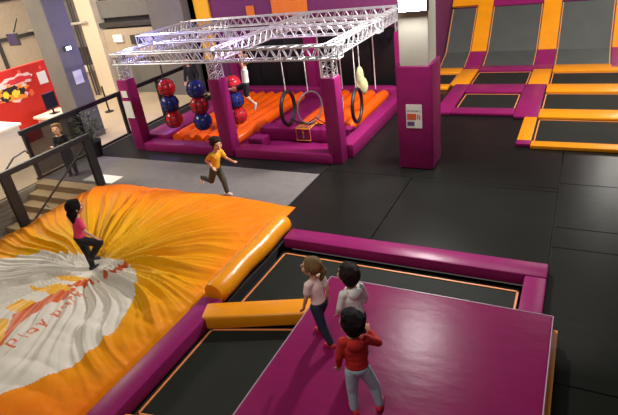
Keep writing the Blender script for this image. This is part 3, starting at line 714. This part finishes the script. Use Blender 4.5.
# ------------------------------------------------------------------ people
def rotz(v, a): c, s = math.cos(a), math.sin(a); return V((v[0]*c-v[1]*s, v[0]*s+v[1]*c, v[2]))
def person(label, loc, heading, h, pose, top, bottom, hair, shoes, skin=SKIN, hairstyle='short', sleeves='short', hood=False, voxel=None, shorts=False, group=None, hang=False, hk=1, bulk=.012):
    """heading = world (x,y) the body faces; local frame: x right, y forward, z up"""
    t = thing('person', label, 'person', loc, math.atan2(heading[1], heading[0])-PI/2, group)
    vx = voxel or .0085
    D = lambda v: V(v).normalized()
    lean = D(pose.get('spine', (0, 0, 1))); tw = pose.get('twist', 0)
    pel = V((0, 0, 0)); wst = pel+lean*.10*h; chest = pel+lean*.21*h; neck = pel+lean*.315*h
    sr = rotz((1, 0, 0), tw); hr = V((1, 0, 0))
    J = {}
    for s, k in ((1, 'R'), (-1, 'L')):
        J['sh'+k] = neck-lean*.025*h+sr*.098*h*s
        ua, fa = D(pose['arm'+k][0]), D(pose['arm'+k][1])
        J['el'+k] = J['sh'+k]+ua*.155*h; J['wr'+k] = J['el'+k]+fa*.135*h; J['fa'+k] = fa
        J['hp'+k] = pel-V((0, 0, .02*h))+hr*.05*h*s
        th, sn = D(pose['leg'+k][0]), D(pose['leg'+k][1])
        J['kn'+k] = J['hp'+k]+th*.235*h; J['an'+k] = J['kn'+k]+sn*.215*h
        fd = D(pose['leg'+k][2]) if len(pose['leg'+k]) > 2 else V((0, 1, 0))
        J['to'+k] = J['an'+k]+fd*.085*h+V((0, 0, -.028*h)); J['he'+k] = J['an'+k]-fd*.03*h+V((0, 0, -.03*h))
    hd = D(pose.get('head', (0, .12, 1)))
    hc = neck+lean*.03*h+hd*.112*h*hk
    HRT = Matrix.Rotation(pose.get('hyaw', 0), 3, 'Z') @ Matrix.Rotation(-pose.get('hpitch', 0), 3, 'X')
    # ground
    zmin = min(J['to'+k].z-.022*h for k in 'RL'); zmin = min(zmin, min(J['he'+k].z-.022*h for k in 'RL'))
    if hang: off = V((0, 0, 0))
    else:
        st = [k for k in 'RL' if J['an'+k].z < min(J['anR'].z, J['anL'].z)+.05*h]
        m = sum((J['an'+k] for k in st), V())/len(st)
        off = V((-m.x, -m.y, -zmin))
    for k in J:
        if k[:2] != 'fa': J[k] = J[k]+off
    pel, wst, chest, neck, hc = (q+off for q in (pel, wst, chest, neck, hc))
    R3 = lambda c: Matrix((sr, lean.cross(sr).normalized() , lean)).transposed()
    RT = R3(0)
    # body
    b = BM()
    ell(b, pel+V((0, 0, .01*h)), (.083*h, .062*h, .075*h)); ell(b, wst, (.073*h, .054*h, .09*h), RT); ell(b, chest, (.088*h, .060*h, .105*h), RT)
    for k in 'RL':
        ell(b, J['sh'+k], (.04*h, .038*h, .038*h))
        cap(b, J['sh'+k], J['el'+k], .032*h, .025*h); cap(b, J['el'+k], J['wr'+k], .025*h, .017*h)
        cap(b, J['hp'+k], J['kn'+k], .055*h, .038*h); cap(b, J['kn'+k], J['an'+k], .037*h, .023*h)
        ell(b, lerp(J['kn'+k], J['an'+k], .3)-V((0, .008*h, 0)), (.029*h, .031*h, .055*h))
        cap(b, J['he'+k], J['to'+k], .022*h, .016*h)
        # hand
        fa = J['fa'+k]; w = J['wr'+k]; s = 1 if k == 'R' else -1
        side = fa.cross(V((0, 1, 0.01)))
        if side.length < .2: side = fa.cross(V((1, 0, 0)))
        side.normalize(); nrm = side.cross(fa).normalized()
        palm = w+fa*.035*h
        M = Matrix((side, nrm, fa)).transposed(); ell(b, palm, (.027*h, .013*h, .034*h), M)
        for q, ln in enumerate((.036, .042, .039, .031)):
            o0 = palm+fa*.022*h+side*(q-1.5)*.0135*h
            o1 = o0+fa*ln*.55*h+nrm*.006*h; o2 = o1+(fa*.8+nrm*.6)*ln*.5*h
            cap(b, o0, o1, .0072*h, .0066*h, 8); cap(b, o1, o2, .0066*h, .0056*h, 8)
        tb = w+fa*.018*h-side*.02*h; cap(b, tb, tb-side*.016*h+fa*.022*h+nrm*.006*h, .009*h, .0075*h, 8); cap(b, tb-side*.016*h+fa*.022*h+nrm*.006*h, tb-side*.018*h+fa*.044*h+nrm*.014*h, .0075*h, .0062*h, 8)
        # clavicle slope
        cap(b, neck, J['sh'+k], .034*h, .034*h)
    cap(b, neck-lean*.02*h, hc-hd*.03*h, .033*h, .032*h)
    hs = h*.104*hk   # head half-height-ish
    HP = lambda x, y, z: hc+HRT@V((x*hs, y*hs, z*hs))
    ell(b, HP(0, -.06, .12), (.80*hs, .95*hs, .92*hs), HRT, 20, 14)
    ell(b, HP(0, .22, -.42), (.56*hs, .62*hs, .58*hs), HRT, 16, 12)
    ell(b, HP(0, .66, -.72), (.22*hs, .18*hs, .18*hs), HRT)
    cap(b, HP(0, .82, .02), HP(0, .98, -.24), .08*hs, .13*hs); 
    for s in (1, -1):
        ell(b, HP(s*.80, -.08, -.12), (.09*hs, .17*hs, .25*hs), HRT)
        ell(b, HP(s*.40, .55, -.28), (.25*hs, .25*hs, .25*hs), HRT)
    ell(b, HP(0, .70, .22), (.5*hs, .2*hs, .12*hs), HRT)
    body = remesh('body', b, vx, skin, t, 3)
    for s in (1, -1):
        b = BM(); ell(b, HP(s*.30, .80, .02), (.11*hs, .10*hs, .075*hs), HRT); obj('eye', b, EYE, t, smooth=True)
    b = BM(); ell(b, HP(0, .80, -.52), (.22*hs, .10*hs, .06*hs), HRT); obj('mouth', b, LIP, t, smooth=True)
    # hair
    b = BM()
    ell(b, HP(0, -.16, .22), (.93*hs, 1.0*hs, .98*hs), HRT, 22, 16)
    if hairstyle == 'short':
        ell(b, HP(0, -.50, -.25), (.78*hs, .62*hs, .62*hs), HRT); ell(b, HP(0, .48, .66), (.68*hs, .42*hs, .36*hs), HRT)
        for q in range(16):
            a = q*2.399; rr = .35+.5*random.random()
            ell(b, HP(rr*math.cos(a)*.9, rr*math.sin(a)*.9-.15, .78+.25*(1-rr)), (.28*hs, .28*hs, .2*hs), HRT, 8, 6)
    elif hairstyle == 'ponytail':
        ell(b, HP(0, .42, .66), (.66*hs, .40*hs, .34*hs), HRT)
        cap(b, HP(0, -1.0, .35), HP(.1, -1.35, -.1), .22*hs, .30*hs); cap(b, HP(.1, -1.35, -.1), HP(.15, -1.25, -1.1), .30*hs, .24*hs); cap(b, HP(.15, -1.25, -1.1), HP(.15, -1.05, -1.9), .24*hs, .10*hs)
    else:
        ell(b, HP(0, .40, .68), (.68*hs, .42*hs, .34*hs), HRT)
        ell(b, HP(0, -.55, -.4), (.86*hs, .55*hs, .9*hs), HRT); cap(b, HP(0, -.75, -.6), HP(.05, -.9, -2.4), .62*hs, .30*hs)
    remesh('hair', b, max(vx, .009), hair, t, 2)
    # top
    b = BM(); e = bulk*h
    ell(b, wst-lean*.01*h, (.073*h+e*1.1, .054*h+e*1.3, .09*h), RT); ell(b, chest, (.088*h+e, .060*h+e, .105*h), RT); ell(b, lerp(wst, chest, .5), (.080*h+e, .058*h+e, .12*h), RT); ell(b, pel+lean*.045*h, (.083*h+e, .062*h+e, .06*h), RT)
    for k in 'RL':
        cap(b, neck-lean*.012*h, J['sh'+k], .036*h, .042*h); ell(b, J['sh'+k], (.046*h, .045*h, .045*h))
        if sleeves == 'short': cap(b, J['sh'+k], lerp(J['sh'+k], J['el'+k], .62), .043*h, .042*h)
        elif sleeves == 'long':
            cap(b, J['sh'+k], J['el'+k], .043*h, .037*h); cap(b, J['el'+k], lerp(J['el'+k], J['wr'+k], .86), .037*h, .030*h)
            ell(b, lerp(J['el'+k], J['wr'+k], .9), (.029*h,)*3)
    top_o = remesh('top', b, max(vx, .009), top, t, 9)
    if hood:
        b = BM()
        ell(b, neck-lean*.03*h+RT@V((0, -.062*h, 0)), (.075*h, .04*h, .065*h), RT)
        tube(b, [neck+lean*.004*h+RT@V((.062*h*math.cos(a), .056*h*math.sin(a)-.006*h, .010*h*math.sin(-a))) for a in [2*PI*i/24 for i in range(24)]], .018*h, 10, closed=True)
        remesh('hood', b, max(vx, .009), top, top_o, 2)
    # bottom
    b = BM(); ell(b, pel+V((0, 0, .012*h)), (.083*h+e, .062*h+e, .075*h))
    for k in 'RL':
        if shorts: cap(b, J['hp'+k], lerp(J['hp'+k], J['kn'+k], .8), .064*h, .056*h)
        else:
            cap(b, J['hp'+k], J['kn'+k], .066*h, .052*h); cap(b, J['kn'+k], lerp(J['kn'+k], J['an'+k], .95), .051*h, .039*h)
    remesh('shorts' if shorts else 'trousers', b, max(vx, .009), bottom, t, 5)
    for k in 'RL':
        b = BM(); fd = (J['to'+k]-J['he'+k]).normalized()
        cap(b, J['he'+k], J['to'+k], .030*h, .025*h); cap(b, J['he'+k]+V((0, 0, .005*h)), J['an'+k]+V((0, 0, .004*h)), .029*h, .027*h)
        o = remesh('shoe', b, max(vx, .008), shoes, t, 2)
    return t

person('girl with dark blond ponytail in pale pink t-shirt and navy trousers, walking left', (-2.37, 4.11, MATZ), (-.93, .30), 1.10,
       dict(spine=(0, .05, 1), armR=((.12, -.35, -1), (.05, .15, -1)), armL=((-.2, .15, -1), (-.1, .35, -1)),
            legR=((.03, .42, -1), (0, -.02, -1), (0, 1, .0)), legL=((-.03, -.30, -1), (0, -.52, -1), (0, 1, -.25)), hyaw=HR(30), hpitch=HR(-18), head=(0, .18, 1)),
       TEE_PALE, NAVY, HAIR_BLOND, SHOERED, hairstyle='ponytail')
person('boy with dark brown hair in white grey hooded top, standing behind the boy in red', (-1.89, 4.01, MATZ), (-.80, .55), 1.12,
       dict(spine=(0, .10, 1), armR=((.35, .05, -1), (.1, .55, -1)), armL=((-.3, .1, -1), (.1, .6, -1)),
            legR=((.06, .12, -1), (0, -.1, -1)), legL=((-.06, -.08, -1), (0, -.1, -1)), hyaw=HR(14), hpitch=HR(-22), head=(0, .3, 1)),
       HOODIE_WHITE, NAVY, HAIR_DARK, SHOEDARK, sleeves='long', hood=True, hk=1.06, bulk=.022)
person('boy with black hair in red hooded jacket and light blue jeans, nearest the camera', (-1.55, 3.31, MATZ), (-.50, .87), 1.14,
       dict(spine=(0, .06, 1), armR=((.75, .35, -.75), (-.35, .9, .15)), armL=((-.3, -.05, -1), (-.1, .25, -1)),
            legR=((.36, .05, -1), (.14, -.12, -1), (.5, 1, 0)), legL=((-.06, .05, -1), (-.02, -.1, -1), (-.3, 1, 0)), hyaw=HR(28), hpitch=HR(-20), head=(-.06, .26, 1)),
       HOODIE_RED, JEANS, HAIR_BLACK, SHOERED, sleeves='long', hood=True, hk=1.06, bulk=.022)
person('dark-haired runner in mustard top and dark trousers on the grey carpet', (-6.46, 7.86, 0), (.93, -.12), 1.28,
       dict(spine=(0, .34, 1), armR=((.2, -.7, -.6), (0, .6, -.6)), armL=((-.2, .5, -.9), (0, 1, -.3)),
            legR=((0, -.45, -.9), (0, -1, .15), (0, -.3, -1)), legL=((0, .35, -1), (0, .12, -1)), hyaw=HR(-20), head=(0, .3, 1)),
       MUSTARD, OLIVE, HAIR_DARK, SHOEPALE, skin=SKIN2, voxel=.011)
zg = bag_z(-7.14, 4.68)
person('girl with long dark hair in pink t-shirt and black leggings, standing on the airbag', (-7.16, 4.72, zg), (.5, .87), 1.25,
       dict(spine=(.10, .20, 1), armR=((.45, .15, -.9), (.2, .6, -.8)), armL=((-.5, -.1, -.9), (-.2, .1, -1)),
            legR=((.35, .85, -.35), (.0, -.7, -.7), (0, 1, -.4)), legL=((.10, .12, -1), (.1, .0, -1)), hyaw=HR(5), hpitch=HR(-8), head=(-.08, .1, 1)),
       TEE_PINK, BLACKCLOTH, HAIR_BLACK, SHOEDARK, hairstyle='long')
person('child in white top and dark shorts hanging by the arms from the truss', (-7.18, 10.32, 1.74), (-.85, -.4), 1.22,
       dict(spine=(0, -.05, 1), armR=((.12, .05, 1), (-.05, -.02, 1)), armL=((-.12, .05, 1), (.05, -.02, 1)),
            legR=((.1, .9, -.35), (0, .9, .1), (0, .5, .8)), legL=((-.05, .1, -1), (0, -.75, -.8), (0, .3, -1)), head=(0, -.05, 1)),
       WHITECLOTH, BLACKCLOTH, HAIR_BLOND, SHOEPALE, sleeves='none', voxel=.012, shorts=True, hang=True)
person('person in dark jacket and pale grey trousers standing behind the hanging balls', (-11.85, 13.9, 0), (.3, -.95), 1.62,
       dict(armR=((.25, .1, -1), (0, .5, -.9)), armL=((-.25, .1, -1), (0, .5, -.9)), legR=((.05, 0, -1), (0, 0, -1)), legL=((-.05, 0, -1), (0, 0, -1))),
       BLACKCLOTH, GREYCLOTH, HAIR_DARK, SHOEDARK, sleeves='long', voxel=.014)
person('blond person in black jacket behind the smoked railing panel at left', (-11.45, 8.0, 0), (.6, -.8), 1.3,
       dict(spine=(0, .12, 1), armR=((.3, .3, -1), (-.1, .9, .2)), armL=((-.3, .3, -1), (.1, .9, .3)), legR=((.05, 0, -1), (0, 0, -1)), legL=((-.05, 0, -1), (0, 0, -1)), hpitch=HR(-20)),
       BLACKCLOTH, BLACKCLOTH, HAIR_BLOND, SHOEDARK, sleeves='long', voxel=.013)

# ------------------------------------------------------------------ lights
def light(name, kind, loc, energy, col=(1, 1, 1), size=.3, aim=None, sy=None, spot=None):
    l = bpy.data.lights.new(name, kind); l.energy = energy; l.color = col
    if kind == 'AREA':
        l.size = size
        if sy: l.shape = 'RECTANGLE'; l.size_y = sy
    elif kind == 'SPOT': l.spot_size = spot or 2; l.shadow_soft_size = size; l.spot_blend = .6
    elif kind != 'SUN': l.shadow_soft_size = size
    o = bpy.data.objects.new(name, l); COL.objects.link(o); o.location = loc
    if aim: o.rotation_euler = (V(aim)-V(loc)).to_track_quat('-Z', 'Y').to_euler()
    return o
light('flood_lamp', 'SPOT', (-2.55, 9.5, 3.85), 1100, (1, .97, .94), .14, (-3.2, 3.5, 0), None, math.radians(150))
light('flood_glow', 'POINT', (-2.87, 9.4, 3.45), 60, (1, .97, .94), .1)
light('ceiling_lamp', 'AREA', (-3, 1.0, 8), 270, (1, .94, .85), 4, (-3.5, 3.5, 0), 4)
light('flood_lamp', 'SPOT', (-3.35, 10.4, 4.0), 900, (1, .97, .94), .14, (-9.5, 13, 1.5), None, math.radians(150))
light('court_lamp', 'AREA', (.6, 12, 7.5), 1050, (1, .95, .88), 1.6, (0, 19.2, .6), 1.6)
light('hall_lamp', 'AREA', (-16.5, 10, 6), 820, (1, .88, .7), 5, (-16.5, 10, 0), 5)
light('back_sheen_light', 'AREA', (1.7, 21.2, 4.9), 90, (1, .97, .88), .9, (.8, 10, 0), .9)  # unseen light, added for the sheen on the floor at right
light('counter_fill', 'AREA', (-12.6, 6.8, 4.6), 330, (1, .92, .78), 1.5, (-13.8, 7, .6), 1.5)  # unseen fill light, added to brighten the white counter
light('blue_spot', 'POINT', (-11.0, 10.7, 2.95), 110, (.25, .25, 1), .1)
light('violet_spot', 'POINT', (-7.4, 10.7, 2.95), 80, (.8, .5, 1), .1)
light('blue_spot', 'POINT', (-12.0, 12.3, 3.05), 100, (.3, .3, 1), .1)
w = bpy.data.worlds.new('world'); scene.world = w; w.use_nodes = True
w.node_tree.nodes['Background'].inputs[0].default_value = (1, .94, .86, 1); w.node_tree.nodes['Background'].inputs[1].default_value = .07
vs = scene.view_settings; vs.view_transform = 'Standard'; vs.look = 'None'; vs.gamma = 1; vs.use_curve_mapping = False; vs.exposure = 0
